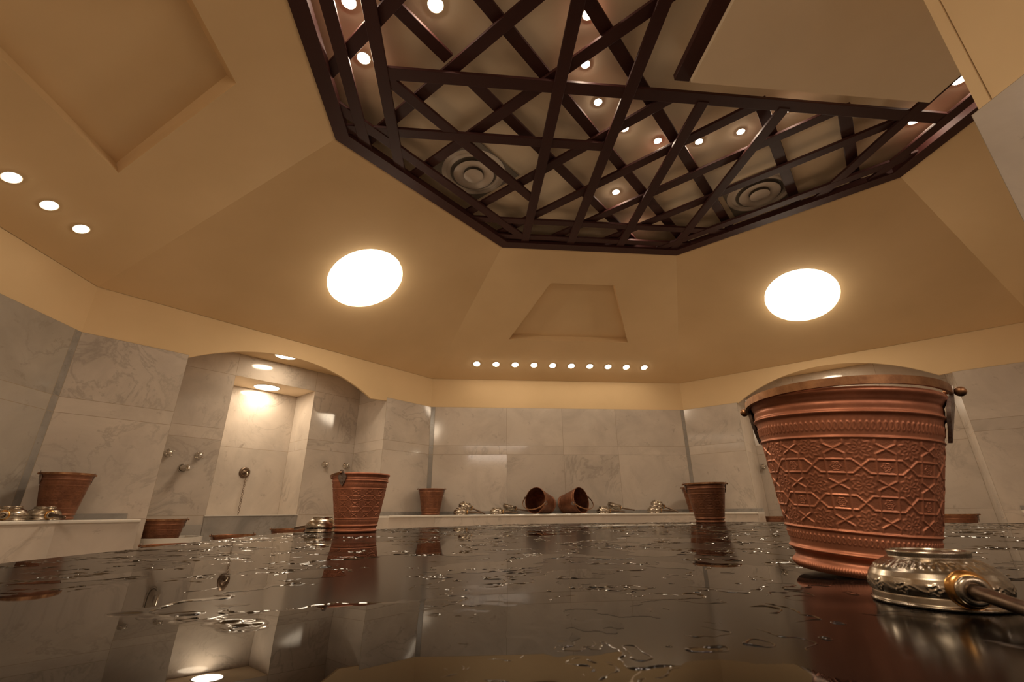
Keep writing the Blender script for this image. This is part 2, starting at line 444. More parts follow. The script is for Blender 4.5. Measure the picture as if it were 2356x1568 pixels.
# flat bulkhead hung below the lattice, and the clad pier under it
BX0, BX1, BY1, BZ = .092, 1.756, .213, 3.0
mb = MB(); mb.box((BX0, -2.16, BZ), (BX1, BY1, ZUP-.002), 'soffit'); structure(mb.build('trim_1'), 'flat plaster bulkhead hanging under the lattice at the top right')
mb = MB()
px0, px1, py0, py1 = .506, 1.36, -2.05, -.692
for nm, (a, b_) in dict(l=((px0, py1), (px0, py0)), b=((px1, py1), (px0, py1)), r=((px1, py0), (px1, py1)), f=((px0, py0), (px1, py0))).items():
    L_ = math.dist(a, b_); fnn = lambda t, z, a=a, b_=b_, L_=L_: (a[0]+(b_[0]-a[0])*t/L_, a[1]+(b_[1]-a[1])*t/L_, z)
    panels(mb, fnn, [0, .62, L_] if L_ > 1 else [0, L_], [ZS+.001, 1.0, 1.168, ZM])
mb.poly([(px0, py0, ZM), (px1, py0, ZM), (px1, py1, ZM), (px0, py1, ZM)], 'sill')
mb.box((px0+.016, py0+.016, ZM), (px1-.016, py1-.06, BZ), 'plaster')
mb.box((px0+.012, py1-.056, ZM), (px1-.012, py1-.018, BZ), 'plaster')
structure(mb.build('wall_pier'), 'square pier clad in marble with plaster above')

# ------------------------------------------------------------------ dark lattice in the opening
lat = thing('ceiling_lattice', 'dark red-brown wooden lattice of crossing slats in the octagonal ceiling opening', 'lattice', (0, 0, 3.06))
ZL = 3.06
mb = MB()
oo, oi = octagon(APH-.002), octagon(APH-.105)
for i in range(8):
    j = (i+1) % 8
    V = [(*oo[i], -.008), (*oo[j], -.008), (*oi[j], -.008), (*oi[i], -.008), (*oo[i], .05), (*oo[j], .05), (*oi[j], .05), (*oi[i], .05)]
    mb.faces(V, [(0,1,2,3), (4,7,6,5), (0,4,5,1), (1,5,6,2), (2,6,7,3), (3,7,4,0)], 'wood')
mb.build('frame', lat)
# fascia lining the sides of the opening
mb = MB()
of = octagon(APH-.018)
for i in range(8):
    j = (i+1) % 8
    V = [(*oo[i], .05), (*oo[j], .05), (*of[j], .05), (*of[i], .05), (*oo[i], .10), (*oo[j], .10), (*of[j], .10), (*of[i], .10)]
    mb.faces(V, [(0,1,2,3), (4,7,6,5), (0,4,5,1), (2,6,7,3)], 'wood')
mb.build('fascia', lat)

def clip_oct(p, q, ap):
    p, q = Vector((*p, 0)), Vector((*q, 0)); t0, t1 = 0., 1.
    for k in range(8):
        n, _ = frame(45*k); dp, dq = n.dot(p)-ap, n.dot(q)-ap
        if dp > 0 and dq > 0: return None
        if dp > 0: t0 = max(t0, dp/(dp-dq))
        elif dq > 0: t1 = min(t1, dp/(dp-dq))
    if t0 >= t1: return None
    return p.lerp(q, t0), p.lerp(q, t1)
NSL = [0]
def slat(p, q, z0, w=.080, h=.022, name='slat'):
    c = clip_oct(p, q, APH-.06)
    if not c: return
    a, b_ = c; d = (b_-a).normalized(); s_ = Vector((-d.y, d.x, 0))*w/2
    mb = MB()
    V = [a-s_, b_-s_, b_+s_, a+s_]; NSL[0] += 1; z0 += .0004*(NSL[0] % 8) - ZL
    mb.faces([(v.x, v.y, z0) for v in V] + [(v.x, v.y, z0+h) for v in V], [(0,1,2,3), (7,6,5,4), (0,4,5,1), (1,5,6,2), (2,6,7,3), (3,7,4,0)], 'wood')
    mb.build(name, lat, bevel=.003)
FAR = 4.
z0, z1, z2, z3 = 3.066, 3.0713, 3.0972, 3.1225
for x in (-2.085, -1.86, -.72, -.245): slat((x, -FAR), (x, FAR), z0)
for x in (.285, .875): slat((x, .40), (x, FAR), z0)
for x in (1.815, 2.10): slat((x, -FAR), (x, FAR), z0)
slat((-1.84, .385), (2.11, .385), z1, .088)
slat((-FAR, .865), (-.25, .865), z1)
slat((-FAR, 1.855), (FAR, 1.855), z1, .075); slat((-FAR, 2.115), (FAR, 2.115), z1, .075)
def d135(d, lim=None):          # x + y = d*sqrt2
    s = d*2**.5; a, b_ = (-3.5, s+3.5), (3.5, s-3.5)
    if lim: b_ = (s-lim, lim)
    return a, b_
for d, lim in ((-1.25, None), (-.762, None), (-.30, -.38), (.345, .40), (.79, .40), (1.205, .40), (1.60, .40)):
    slat(*d135(d, lim), z2)
slat(*d135(2.065), z0)
def d45(d, x0=-3.5, x1=3.5):    # y - x = d*sqrt2
    s = d*2**.5; return (x0, x0+s), (x1, x1+s)
slat(*d45(2.03, -3.5, -.75), z0)
slat(*d45(1.60, -1.85, -.74), z1)
slat(*d45(1.225, -3.5, -1.44), z3); slat(*d45(1.225, -1.31, -1.07), z3); slat(*d45(1.225, -1.04, 3.5), z3)
slat(*d45(.823), z3); slat(*d45(.375, -3.5, 3.5), z3)
slat(*d45(-.212, .70, 3.5), z3); slat(*d45(-.66, 1.33, 3.5), z3)
slat((.045, -2.2), (.045, .235), 3.03, .10, .05, 'beam')

# ------------------------------------------------------------------ lamps
ORD = ['first', 'second', 'third', 'fourth', 'fifth', 'sixth', 'seventh', 'eighth', 'ninth', 'tenth']
def downlight(mat, r, glow):
    mb = MB(); mb.lathe([(r*.98, .0), (r*1.0, -.004), (r*1.13, -.005), (r*1.17, .0), (r*1.17, .002)], 'plaster' if glow == 'lamp_small' else 'ring', 28)
    return mb, r
def make_downlight(name, label, group, matrix, r, glow):
    t = thing(name, label, 'downlight', group=group); t.matrix_world = matrix
    mb = MB(); mb.lathe([(r*.98, .001), (r*1.0, -.003), (r*1.10, -.004), (r*1.13, .0)], 'ring', 28); mb.build('trim_ring', t, 40)
    mb = MB(); mb.lathe([(r*.01, -r*.34), (r*.3, -r*.32), (r*.58, -r*.25), (r*.82, -r*.13), (r*.98, -.001)], glow, 28); mb.build('bulb_face', t, 60)  # dome shape added so light spills onto the ceiling around
    return t
def slope_matrix(deg, n, t, off=.0):
    N, T = frame(deg); up = (N*KS + Vector((0, 0, 1))).normalized(); x = T; y = up.cross(x)
    p = Vector(wp(deg, n, t, sz(n))) + up*off
    return Matrix(((x.x, y.x, up.x, p.x), (x.y, y.y, up.y, p.y), (x.z, y.z, up.z, p.z), (0, 0, 0, 1)))
proto = None
for deg, nm, gname in ((90, 'over the back bench', 'downlights over the back bench'), (180, 'along the left wall', 'downlights along the left wall'), (270, 'along the front wall', 'downlights along the front wall')):
    for i in range(10):
        tt = -1.157 + i*.2536
        mtx = slope_matrix(deg, 3.921, tt, -.001)
        if deg == 180:
            lab = 'small downlight along the left wall, %s from the corner by the lit alcove' % ORD[9-i]
        elif deg == 270: lab = 'small downlight along the front wall, %s from its right end' % ORD[i]
        else: lab = 'small downlight over the back bench, %s from the left in the row of ten' % ORD[i]
        if deg == 180:
            if i == 0: lfp = make_downlight('downlight', lab, gname, mtx, .041, 'lamp_left')
            else: dup(lfp, lab, mat=mtx, group=gname)
        elif deg == 270:
            if i == 0: frp = make_downlight('downlight', lab, gname, mtx, .041, 'lamp_front')
            else: dup(frp, lab, mat=mtx, group=gname)
        elif proto is None: proto = make_downlight('downlight', lab, gname, mtx, .041, 'lamp_small')
        else: dup(proto, lab, mat=mtx, group=gname)
GL = [(-1.999, .046, .038, 'cut by the top edge of the photo, beside the outer left slats'), (-1.508, .017, .042, 'in the large cell at the top between two crossing slats'),
      (-1.986, .388, .038, 'between the two outermost slats on the left'), (-.62, -.01, .03, 'glowing in a narrow triangle near the top centre'),
      (-.556, .299, .027, 'half hidden just above the long cross slat'), (-.394, .576, .027, 'below the long cross slat, left end of the arc'),
      (-.126, .79, .027, 'second in the arc, touching a steep slat'), (.175, .884, .027, 'third in the arc, beside a reddish lit slat'),
      (.506, .863, .027, 'fourth in the arc, right of a steep slat'), (.78, .738, .027, 'fifth in the arc, in a wide cell'),
      (1.003, .513, .027, 'right end of the arc, under the bulkhead edge'), (2.02, .18, .036, 'beyond the right edge of the bulkhead'),
      (2.03, .52, .036, 'half hidden behind slats near the right corner'), (.036, 1.506, .03, 'alone in the middle between the two round vents'),
      (.40, 1.985, .03, 'barely visible behind the last long slats near the front rim')]
gp = None
for x, y, r, lab in GL:
    mtx = Matrix.Translation((x, y, ZUP-.001)) @ Matrix.Diagonal((r/.03, r/.03, 1, 1))
    if gp is None: gp = make_downlight('downlight', 'small lattice light ' + lab, 'small lights above the lattice', mtx, .03, 'lamp_grid')
    else: dup(gp, 'small lattice light ' + lab, mat=mtx)

# big round ceiling lamps in the diagonal facets; diffusers made to bulge for a halo
bp_ = None
for deg, lab in ((135, 'large round glowing ceiling lamp on the left, above the bright alcove'), (45, 'large round glowing ceiling lamp on the right, above the big bucket'),
                 (225, 'large round ceiling lamp over the front left corner')):
    mtx = slope_matrix(deg, BIGC, 0, .0)
    if bp_ is None:
        bp_ = thing('ceiling_lamp', lab, 'lamp', group='large round ceiling lamps'); bp_.matrix_world = mtx
        sy = math.sqrt(1+KS*KS)
        el = lambda x, y, z: (x, y*sy, z)
        mb = MB(); mb.lathe([(.01, -.095), (.08, -.091), (.15, -.079), (.21, -.059), (.27, -.026), (.31, .012), (RBIG-.006, .060)], 'lamp_big', 64, el); mb.build('diffuser', bp_, 60)
        mb = MB(); mb.lathe([(RBIG-.006, .0765), (RBIG-.006, .098), (RBIG-.001, .098), (RBIG-.001, .0765)], 'ring', 64, el); mb.build('mounting_ring', bp_)
    else: dup(bp_, lab, mat=mtx)

# alcove lamps
def alcove_lamp(deg, n, t, z, lab, r=.13):
    p = Vector(wp(deg, n, t, z-.001)); L_ = thing('ceiling_lamp', lab, 'lamp', p, group='round alcove lamps')
    mb = MB(); mb.lathe([(r*.98, .0005), (r, -.004), (r*1.07, -.005), (r*1.1, .0)], 'ring', 40); mb.build('trim_ring', L_, 40)
    mb = MB(); mb.lathe([(r*.01, -.002), (r*.98, -.0015)], 'lamp_alcove', 40); mb.build('diffuser', L_)
alcove_lamp(135, 4.50, -.09, 2.085, 'round lamp in the arched ceiling of the left alcove', .11)
alcove_lamp(135, 5.06, -.01, 1.845, 'round lamp in the top of the lit niche in the left alcove')
alcove_lamp(45, 4.39, -.02, 2.155, 'round lamp hidden under the right alcove arch', .11)
alcove_lamp(45, 5.06, .01, 1.845, 'round lamp in the niche of the right alcove behind the big bucket')

# round air vents above the lattice
vp = None
for x, y, lab in ((-1.264, 1.368, 'round white air vent above the lattice on the left'), (1.352, 1.392, 'round white air vent above the lattice on the right')):
    if vp is None:
        vp = thing('ceiling_vent', lab, 'vent', (x, y, ZUP-.002), group='round air vents')
        mb = MB(); mb.box((-.275, -.275, -.004), (.275, .275, .001), 'plate', lambda x, y, z: ((x-y)*.7071, (x+y)*.7071, z)); mb.build('mounting_plate', vp)
        mb = MB(); mb.lathe([(.275, .0), (.27, -.008), (.245, -.010), (.235, -.004), (.215, -.014), (.20, -.014), (.196, .0)], 'white', 64); mb.build('flange', vp, 40)
        mb = MB(); mb.lathe([(.196, -.001), (.01, -.001)], 'vent_shade', 48); mb.build('throat_shade', vp)
        mb = MB(); mb.lathe([(.172, -.030), (.168, -.034), (.13, -.027), (.09, -.014), (.085, -.010), (.13, -.022), (.172, -.030)], 'white', 64); mb.build('deflector_cone', vp, 60)
        mb = MB(); mb.lathe([(.002, -.042), (.078, -.042), (.083, -.038), (.08, -.032), (.02, -.028), (.015, -.002)], 'white', 48); mb.build('centre_plate', vp, 40)
    else: dup(vp, lab, (x, y, ZUP-.002))

# ------------------------------------------------------------------ slab
slab = thing('marble_platform', 'large octagonal platform of wet black marble with a puddled polished top', 'platform', (0, 0, 0))
mb = MB()
mb.prism(octagon(APS), ZS-.05, ZS, 'slab'); mb.build('top_slab', slab, bevel=.006)
mb = MB(); mb.prism(octagon(APS-.05), 0, ZS-.05, 'marble_dark', False); mb.build('plinth', slab)

# water lying on the slab: rounded rims of thin puddles and beads, traced as level lines of a noise field
def vnoise(x, y, seed):
    rs = np.random.RandomState(seed); Tn = rs.rand(64, 64)
    xi, yi = np.floor(x).astype(int), np.floor(y).astype(int); fx, fy = x-xi, y-yi
    fx = fx*fx*fx*(fx*(fx*6-15)+10); fy = fy*fy*fy*(fy*(fy*6-15)+10)
    a, b_, c, d = Tn[xi % 64, yi % 64], Tn[(xi+1) % 64, yi % 64], Tn[xi % 64, (yi+1) % 64], Tn[(xi+1) % 64, (yi+1) % 64]
    return (a*(1-fx)+b_*fx)*(1-fy)+(c*(1-fx)+d*fx)*fy
def wet(x, y):
    rx, ry = x*.8-y*.6, x*.6+y*.8
    h = vnoise(rx*4.3, ry*4.3, 1) + .55*vnoise(rx*10.5+3, ry*10.5, 2) + .28*vnoise(x*27, y*27+5, 3) + .12*vnoise(x*70, y*70, 4)
    return h/1.95 - .5 - .10*(vnoise(x*1.1, y*1.1, 5)-.5)
def dry_clear(x, y):
    m = ~((x > .49) & (x < 1.38) & (y > -2.07) & (y < -.675))
    for bx, by, br in ((NBX, NBY, .093), (-.772, -1.259, .060), (-1.834, .894, .106), (.653, 1.879, .106), (-2.041, 1.009, .088)): m &= np.hypot(x-bx, y-by) > br
    return m
def puddles():
    nr, na = 620, 900
    rr = .16*np.exp(np.linspace(0, math.log(4.6/.16), nr)); aa = np.radians(np.linspace(10, 162, na))
    Rr, Aa = np.meshgrid(rr, aa, indexing='ij'); X = CAM.x + Rr*np.cos(Aa); Y = CAM.y + Rr*np.sin(Aa)
    VV = []; FF = []; base = 0
    for lev, w0, h0 in ((.02, 1., .0007), (-.06, .8, .0006), (.125, .7, .0005), (-.13, .7, .0005)):
        Hh = wet(X, Y) - lev
        if lev == .02: Hh = Hh + .50*np.exp(-(((X+1.50)/.30)**2+((Y+1.43)/.30)**2)) - .09*np.exp(-(((X+.5)/.9)**2+((Y-.1)/.9)**2))
        S = Hh > 0
        eh = np.argwhere(S[:, 1:] != S[:, :-1]); ev = np.argwhere(S[1:] != S[:-1])
        ih = -np.ones((nr, na-1), int); ih[eh[:, 0], eh[:, 1]] = np.arange(len(eh))
        iv = -np.ones((nr-1, na), int); iv[ev[:, 0], ev[:, 1]] = np.arange(len(ev)) + len(eh)
        def cross(i0, j0, i1, j1):
            a, b_ = Hh[i0, j0], Hh[i1, j1]; t = a/(a-b_); return X[i0, j0]*(1-t)+X[i1, j1]*t, Y[i0, j0]*(1-t)+Y[i1, j1]*t
        hx, hy = cross(eh[:, 0], eh[:, 1], eh[:, 0], eh[:, 1]+1); vx, vy = cross(ev[:, 0], ev[:, 1], ev[:, 0]+1, ev[:, 1])
        px, py = np.concatenate([hx, vx]), np.concatenate([hy, vy]); e = .0015
        gx, gy = wet(px+e, py)-wet(px-e, py), wet(px, py+e)-wet(px, py-e); gl = np.hypot(gx, gy)+1e-9; gx, gy = gx/gl, gy/gl
        # rims swell into beads here and there and thin out to nothing elsewhere
        k = np.clip((vnoise(px*19+7, py*19, 9)-.46)*5, 0, 1)*np.clip(2.2*vnoise(px*150, py*150, 8)-.25, .15, 1.6)
        inside = np.ones(len(px), bool)
        for q in range(8):
            n_, _ = frame(45*q); inside &= (px*n_.x+py*n_.y) < APS-.012
        inside &= dry_clear(px, py)
        dist = np.hypot(px-CAM.x, py-CAM.y); w = w0*(.0009+.0007*dist); hh = h0*(.7+.35*dist)
        n = len(px); ww = w*(.35+.65*k)
        P0 = np.stack([px-gx*ww, py-gy*ww, np.zeros(n)], -1); P1 = np.stack([px-gx*ww*.35, py-gy*ww*.35, hh*k*.85], -1)
        P2 = np.stack([px+gx*ww*.4, py+gy*ww*.4, hh*k], -1); P3 = np.stack([px+gx*ww*1.7, py+gy*ww*1.7, np.zeros(n)], -1)
        VV.append(np.concatenate([P0, P1, P2, P3]))
        c4 = np.stack([ih[:-1], iv[:, 1:], ih[1:], iv[:, :-1]], -1).reshape(-1, 4)
        cnt = (c4 >= 0).sum(1); two = c4[cnt == 2]; srt = np.sort(two, 1)[:, 2:]
        four = c4[cnt == 4]; srt = np.concatenate([srt, four[:, [0, 3]], four[:, [1, 2]]])
        ok = inside[srt].all(1) & (k[srt].max(1) > .02); srt = srt[ok]; a, b_ = srt[:, 0], srt[:, 1]
        for l0 in range(3): FF.append(np.stack([a+l0*n, b_+l0*n, b_+(l0+1)*n, a+(l0+1)*n], -1) + base)
        base += 4*n
    # the film itself, lying inside the first level line
    Hh = wet(X, Y) - .02 + .50*np.exp(-(((X+1.50)/.30)**2+((Y+1.43)/.30)**2)) - .09*np.exp(-(((X+.5)/.9)**2+((Y-.1)/.9)**2)); Z = np.full(X.shape, .00006); sm = np.clip(Hh/.07, 0, 1); sm = sm*sm*(3-2*sm)
    ca, sa = math.cos(math.radians(126)), math.sin(math.radians(126)); ex, ey = X-CAM.x-.47*ca, Y-CAM.y-.47*sa
    Z += .0036*sm*np.exp(-(ex*ex+ey*ey)/.19**2)  # low swell added to the film to shift the lamp's reflection
    st = 1; Hs, Xs, Ys, Zs = Hh[::st, ::st], X[::st, ::st], Y[::st, ::st], Z[::st, ::st]
    ins = Hs > 0
    for q in range(8):
        n_, _ = frame(45*q); ins &= (Xs*n_.x+Ys*n_.y) < APS-.012
    ins &= dry_clear(Xs, Ys)
    cell = ins[:-1, :-1] & ins[1:, :-1] & ins[:-1, 1:] & ins[1:, 1:]
    idx = np.arange(Hs.size).reshape(Hs.shape); ci = np.argwhere(cell)
    FM = np.stack([idx[ci[:, 0], ci[:, 1]], idx[ci[:, 0]+1, ci[:, 1]], idx[ci[:, 0]+1, ci[:, 1]+1], idx[ci[:, 0], ci[:, 1]+1]], -1) + base
    VV.append(np.stack([Xs.ravel(), Ys.ravel(), Zs.ravel()], -1)); nrim = sum(len(f) for f in FF); FF.append(FM)
    me = bpy.data.meshes.new('water'); V = np.concatenate(VV); F = np.concatenate(FF)
    used = np.unique(F); remap = -np.ones(len(V), int); remap[used] = np.arange(len(used)); V = V[used]; F = remap[F]
    me.from_pydata(V.tolist(), [], F.tolist()); me.materials.append(M['water']); me.materials.append(M['film']); me.polygons.foreach_set('use_smooth', [True]*len(F))
    me.polygons.foreach_set('material_index', np.r_[np.zeros(nrim, np.int32), np.ones(len(F)-nrim, np.int32)])
    bm = bmesh.new(); bm.from_mesh(me); bm.normal_update()
    for f in bm.faces:
        if f.normal.z < 0: f.normal_flip()
    bm.to_mesh(me); bm.free()
    o = bpy.data.objects.new('water', me); COL.objects.link(o); o.location = (0, 0, ZS+.0001)
    return tag(o, 'thin broken puddles and beads of water lying on the black slab', 'water', None, 'stuff')
NBX, NBY = -.655, -1.032
puddles()

# ------------------------------------------------------------------ benches
def bench(label, runs, BE=BE):
    """runs: list of (deg, t0, t1, mitre0, mitre1); seat slab + riser + skirting strip"""
    root = thing('marble_bench', label, 'bench', (0, 0, 0))
    s, r, k = MB(), MB(), MB()
    for deg, t0, t1, m0, m1 in runs:
        def q(off, z, deg=deg, t0=t0, t1=t1, m0=m0, m1=m1):
            a = t0 + (off*T22 if m0 else 0); b_ = t1 - (off*T22 if m1 else 0)
            return wp(deg, AP-off, a, z), wp(deg, AP-off, b_, z)
        prof = [(.001, ZB), (BE-.006, ZB), (BE, ZB-.006), (BE, ZB-.016), (BE-.006, ZB-.021), (.001, ZB-.021)]
        pts = [q(*p) for p in prof]
        for i in range(len(pts)):
            j = (i+1) % len(pts); s.poly([pts[i][0], pts[i][1], pts[j][1], pts[j][0]], 'sill', (.4, .5, .6))
        s.poly([p[0] for p in pts], 'sill'); s.poly([p[1] for p in pts][::-1], 'sill')
        a, b_ = q(BE-.014, ZB-.021), q(BE-.014, 0)
        r.poly([a[0], a[1], b_[1], b_[0]], 'marble')
        if not m0: c = q(.001, ZB-.021), q(.001, 0); r.poly([a[0], c[0][0], c[1][0], b_[0]], 'marble')
        if not m1: c = q(.001, ZB-.021), q(.001, 0); r.poly([a[1], c[0][1], c[1][1], b_[1]], 'marble')
        a, b_, c, d = q(.001, ZB+.001), q(.012, ZB+.001), q(.012, ZB+.038), q(.001, ZB+.038)
        k.poly([b_[0], b_[1], c[1], c[0]], 'marble_dark'); k.poly([c[0], c[1], d[1], d[0]], 'marble_dark')
    s.build('seat_slab', root, 40); r.build('riser', root); k.build('skirting', root)
    return root
bench('long pale marble bench along the back wall, holding tipped buckets and ladles', [(135, .97, HS, False, True), (90, -HS, HS, True, True), (45, -HS, -.97, True, False)])
bench('pale marble bench on the left, holding one bucket and two upturned bowls', [(180, -HS, HS, True, True), (135, -HS, -1.16, True, False)], .40)
bench('marble bench at the far right beyond the big bucket', [(45, 1.15, HS, False, True), (0, -HS, HS, True, True)])

# ------------------------------------------------------------------ copper bucket
def seg_dist(U, V, a, b, su, sv):
    ax, ay = a[0]*su, a[1]*sv; bx, by = b[0]*su, b[1]*sv
    px, py = U*su, V*sv; dx, dy = bx-ax, by-ay
    t = np.clip(((px-ax)*dx+(py-ay)*dy)/(dx*dx+dy*dy), 0, 1)
    return np.hypot(px-ax-t*dx, py-ay-t*dy)
def relief(S, TH):
    """embossing height in metres over height fraction S and angle TH (bucket of 0.26 m)"""
    G = lambda c, w: np.exp(-((S-c)/w)**2)
    h = .0042*G(.112, .012) + .0022*G(.231, .007) + .0022*G(.731, .007) + .0036*G(.868, .012) + .0045*G(.982, .02)
    h += .0050*G(.026, .024) - .0028*G(.07, .018) - .0016*G(.93, .012)
    h += .0007*G(.022, .012)*np.cos(TH*170)
    U = TH*12/(2*PI); U = U - np.round(U); V = (.574-S)/.189; V = V - np.round(V)
    su, sv = .060, .048
    segs = []
    for s in (-1, 1):
        segs += [((-.33, .19*s), (.33, .19*s)), ((.33, .19*s), (.67, -.19*s)), ((-.33, .19*s), (-.67, -.19*s)),
                 ((.2*s, -.36), (.2*s, .36)), ((.2*s, .36), (-.2*s, .64)), ((.2*s, -.36), (-.2*s, -.64))]
    D = np.full(S.shape, 1.)
    for a, b in segs: D = np.minimum(D, seg_dist(U, V, a, b, su, sv))
    lines = .0015*np.exp(-(D/.0016)**2)
    ros = np.zeros_like(S)
    for cu, cv, R, amp, pet in ((.5, .5, .0150, .0008, 9), (0, 0, .0066, .0009, 6), (.5, 0, .0045, .0006, 5), (0, .5, .0042, .0006, 5)):
        du = U-cu; du = du-np.round(du); dv = V-cv; dv = dv-np.round(dv)
        r = np.hypot(du*su, dv*sv); ph = np.arctan2(dv*sv, du*su)
        ros += amp*np.exp(-((r-R*(.82+.12*np.cos(pet*ph)))/(R*.14))**2) + amp*.9*np.exp(-((r-R*.42)/(R*.2))**2)*(.55+.45*np.cos(pet*ph)) + amp*np.exp(-(r/(R*.16))**2)
    fine = .00016*np.sin(TH*150+9*np.sin(S*190))*np.sin(S*260+5*np.sin(TH*60))
    zone = 1/(1+np.exp(-(S-.243)/.004))*1/(1+np.exp((S-.718)/.004))
    h += zone*(np.maximum(lines, ros*(D > .0028)) + fine)
    for c, nrep, w in ((.795, 104, .032), (.185, 96, .024)):
        u = TH*nrep/(2*PI); u = u-np.round(u); v = (S-c)/w
        blob = np.exp(-((u-.18*v)/.2)**2 - (v/.8)**2) + .7*np.exp(-((np.hypot(u*1.6-.1, v*.8+.1)-.55)/.16)**2)*(np.abs(v) < 1.4)
        h += .0011*blob*np.exp(-(v/1.3)**4)
    return h
def bucket_body(name, rb, rt, H, nth, ns, mat='copper'):
    S = np.linspace(0, 1, ns); TH = np.linspace(-PI, PI, nth, endpoint=False)
    SS, TT = np.meshgrid(S, TH, indexing='ij')
    h = relief(SS, TT)*(H/.26); R = rb+(rt-rb)*SS + h
    V = np.stack([R*np.cos(TT), R*np.sin(TT), SS*H], -1).reshape(-1, 3)
    idx = np.arange(ns*nth).reshape(ns, nth)
    F = np.stack([idx[:-1], np.roll(idx, -1, 1)[:-1], np.roll(idx, -1, 1)[1:], idx[1:]], -1).reshape(-1, 4)
    # lip, inner wall, inner floor, underside
    extra = [(rt+.001, H*1.004), (rt-.003, H*1.002), (rt-.004, H*.97), (rb+(rt-rb)*.5-.004, H*.5), (rb-.003, .02), (.003, .018)]
    verts = [V]; faces = [F]; base = ns*nth; last = idx[-1]; ef = []; mats = [np.zeros(len(F), int)]
    for r, z in extra:
        ring = np.stack([r*np.cos(TH), r*np.sin(TH), np.full(nth, z)], -1); verts.append(ring)
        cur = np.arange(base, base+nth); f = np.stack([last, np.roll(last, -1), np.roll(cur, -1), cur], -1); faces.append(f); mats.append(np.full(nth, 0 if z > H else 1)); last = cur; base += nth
    ring = np.stack([.003*np.cos(TH), .003*np.sin(TH), np.full(nth, .004)], -1); verts.append(ring); cur = np.arange(base, base+nth)
    faces.append(np.stack([cur, np.roll(cur, -1), np.roll(idx[0], -1), idx[0]], -1)); mats.append(np.zeros(nth, int)); base += nth
    V = np.concatenate(verts); F = np.concatenate(faces); mi = np.concatenate(mats)
    me = bpy.data.meshes.new(name); me.from_pydata(V.tolist(), [], F.tolist())
    me.materials.append(M[mat]); me.materials.append(M['copper_in'])
    me.polygons.foreach_set('material_index', mi.astype(np.int32)); me.polygons.foreach_set('use_smooth', [True]*len(F))
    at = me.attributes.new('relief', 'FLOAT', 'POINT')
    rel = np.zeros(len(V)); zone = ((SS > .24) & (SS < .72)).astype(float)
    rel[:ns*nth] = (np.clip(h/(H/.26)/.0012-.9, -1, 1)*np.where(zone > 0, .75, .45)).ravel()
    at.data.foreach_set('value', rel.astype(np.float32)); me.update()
    return me
def bucket_fit(root, rb, rt, H, bail_deg, me_body, roll=0.):
    """body, two ears and a bail; ears on local +-X, bail swings to local -Y"""
    o = bpy.data.objects.new('body', me_body); COL.objects.link(o); o.parent = root
    for s in (-1, 1):
        mb = MB()
        out = [(0, .016), (.009, .014), (.012, .008), (.011, .0), (.020, -.006), (.026, -.020), (.022, -.034), (.012, -.050), (0, -.068)]
        out = out + [(-x, z) for x, z in out[-2:0:-1]]
        def mp(x, z, off):
            zz = H + z; R = rb+(rt-rb)*min(1.03, zz/H) + off + (.0035 if z < 0 else .004)
            a = x/R; return (s*R*math.cos(a), R*math.sin(a), zz)
        n = len(out); V = [mp(x, z, 0) for x, z in out] + [mp(x, z, .005) for x, z in out] + [mp(0, -.015, 0), mp(0, -.015, .007)]
        F = [(i, (i+1) % n, n+(i+1) % n, n+i) for i in range(n)] + [(2*n, (i+1) % n, i) for i in range(n)] + [(2*n+1, n+i, n+(i+1) % n) for i in range(n)]
        mb.faces(V, F, 'patina'); mb.build('ear', root, 50)['label'] = 'heart-shaped ear with grey patina'
    # bail: flat bar, half ring
    RB_ = rt + .0068; zp = H - .001; ca, sa = math.cos(math.radians(bail_deg)), math.sin(math.radians(bail_deg))
    path, wd, nd = [], [], []
    N = 40
    for i in range(N+1):
        a = PI + PI*i/N; x, y = RB_*math.cos(a), RB_*math.sin(a)
        path.append((x, y*ca, zp - y*sa + roll*x)); wd.append((0, sa, ca)); nd.append((math.cos(a), math.sin(a)*ca, -math.sin(a)*sa))
    mb = MB(); mb.strip(path, wd, .0125, nd, .0045, 'bronze')
    for s in (-1, 1):
        zq = zp + roll*s*RB_; mb.tube([(s*(rt-.002), 0, zq), (s*(RB_+.008), 0, zq)], .0032, 'bronze', 8); mb.ball((s*(RB_+.010), 0, zq), .0075, 'bronze')
    bo_ = mb.build('bail_handle', root, 40); bo_['pivot'] = zp
    return root

GB = 'copper buckets with bail handles'
nb = thing('copper_bucket', 'big embossed copper bucket in the foreground at right, beside a bowl on the black slab', 'bucket', group=GB)
bucket_fit(nb, .0865, .1325, .2595, 3, bucket_body('bucket_body_near', .0865, .1325, .2595, 1080, 460), .055)
ax = Vector((.064, -.069, 0)); ax.z = math.sqrt(1-ax.length_squared)
def axis_matrix(axis, yaw, loc):
    axis = Vector(axis).normalized(); q = Vector((0, 0, 1)).rotation_difference(axis)
    return Matrix.Translation(loc) @ q.to_matrix().to_4x4() @ Matrix.Rotation(yaw, 4, 'Z')
KN = .091/.089
nloc = CAM + (Vector((-.668, -1.048, .378)) - CAM)*KN; nloc.z = ZS + .001
vd = math.atan2(nloc.y-CAM.y, nloc.x-CAM.x)          # direction from camera
NB_AX, NB_YAW, NB_LOC = ax, vd - PI/2 - math.radians(8), nloc
nb.matrix_world = axis_matrix(ax, NB_YAW, nloc)

RB0, RT0, H0 = .101, .150, .290
mid = thing('copper_bucket', 'copper bucket with tilted handle on the slab, in front of the lit alcove', 'bucket', group=GB)
bucket_fit(mid, RB0, RT0, H0, -6, bucket_body('bucket_body_mid', RB0, RT0, H0, 420, 200))
def toward(p): return math.atan2(CAM.y-p[1], CAM.x-p[0])
pm = CAM + (Vector((-1.859, 1.01, ZS)) - CAM)*.958; pm.z = ZS + .001
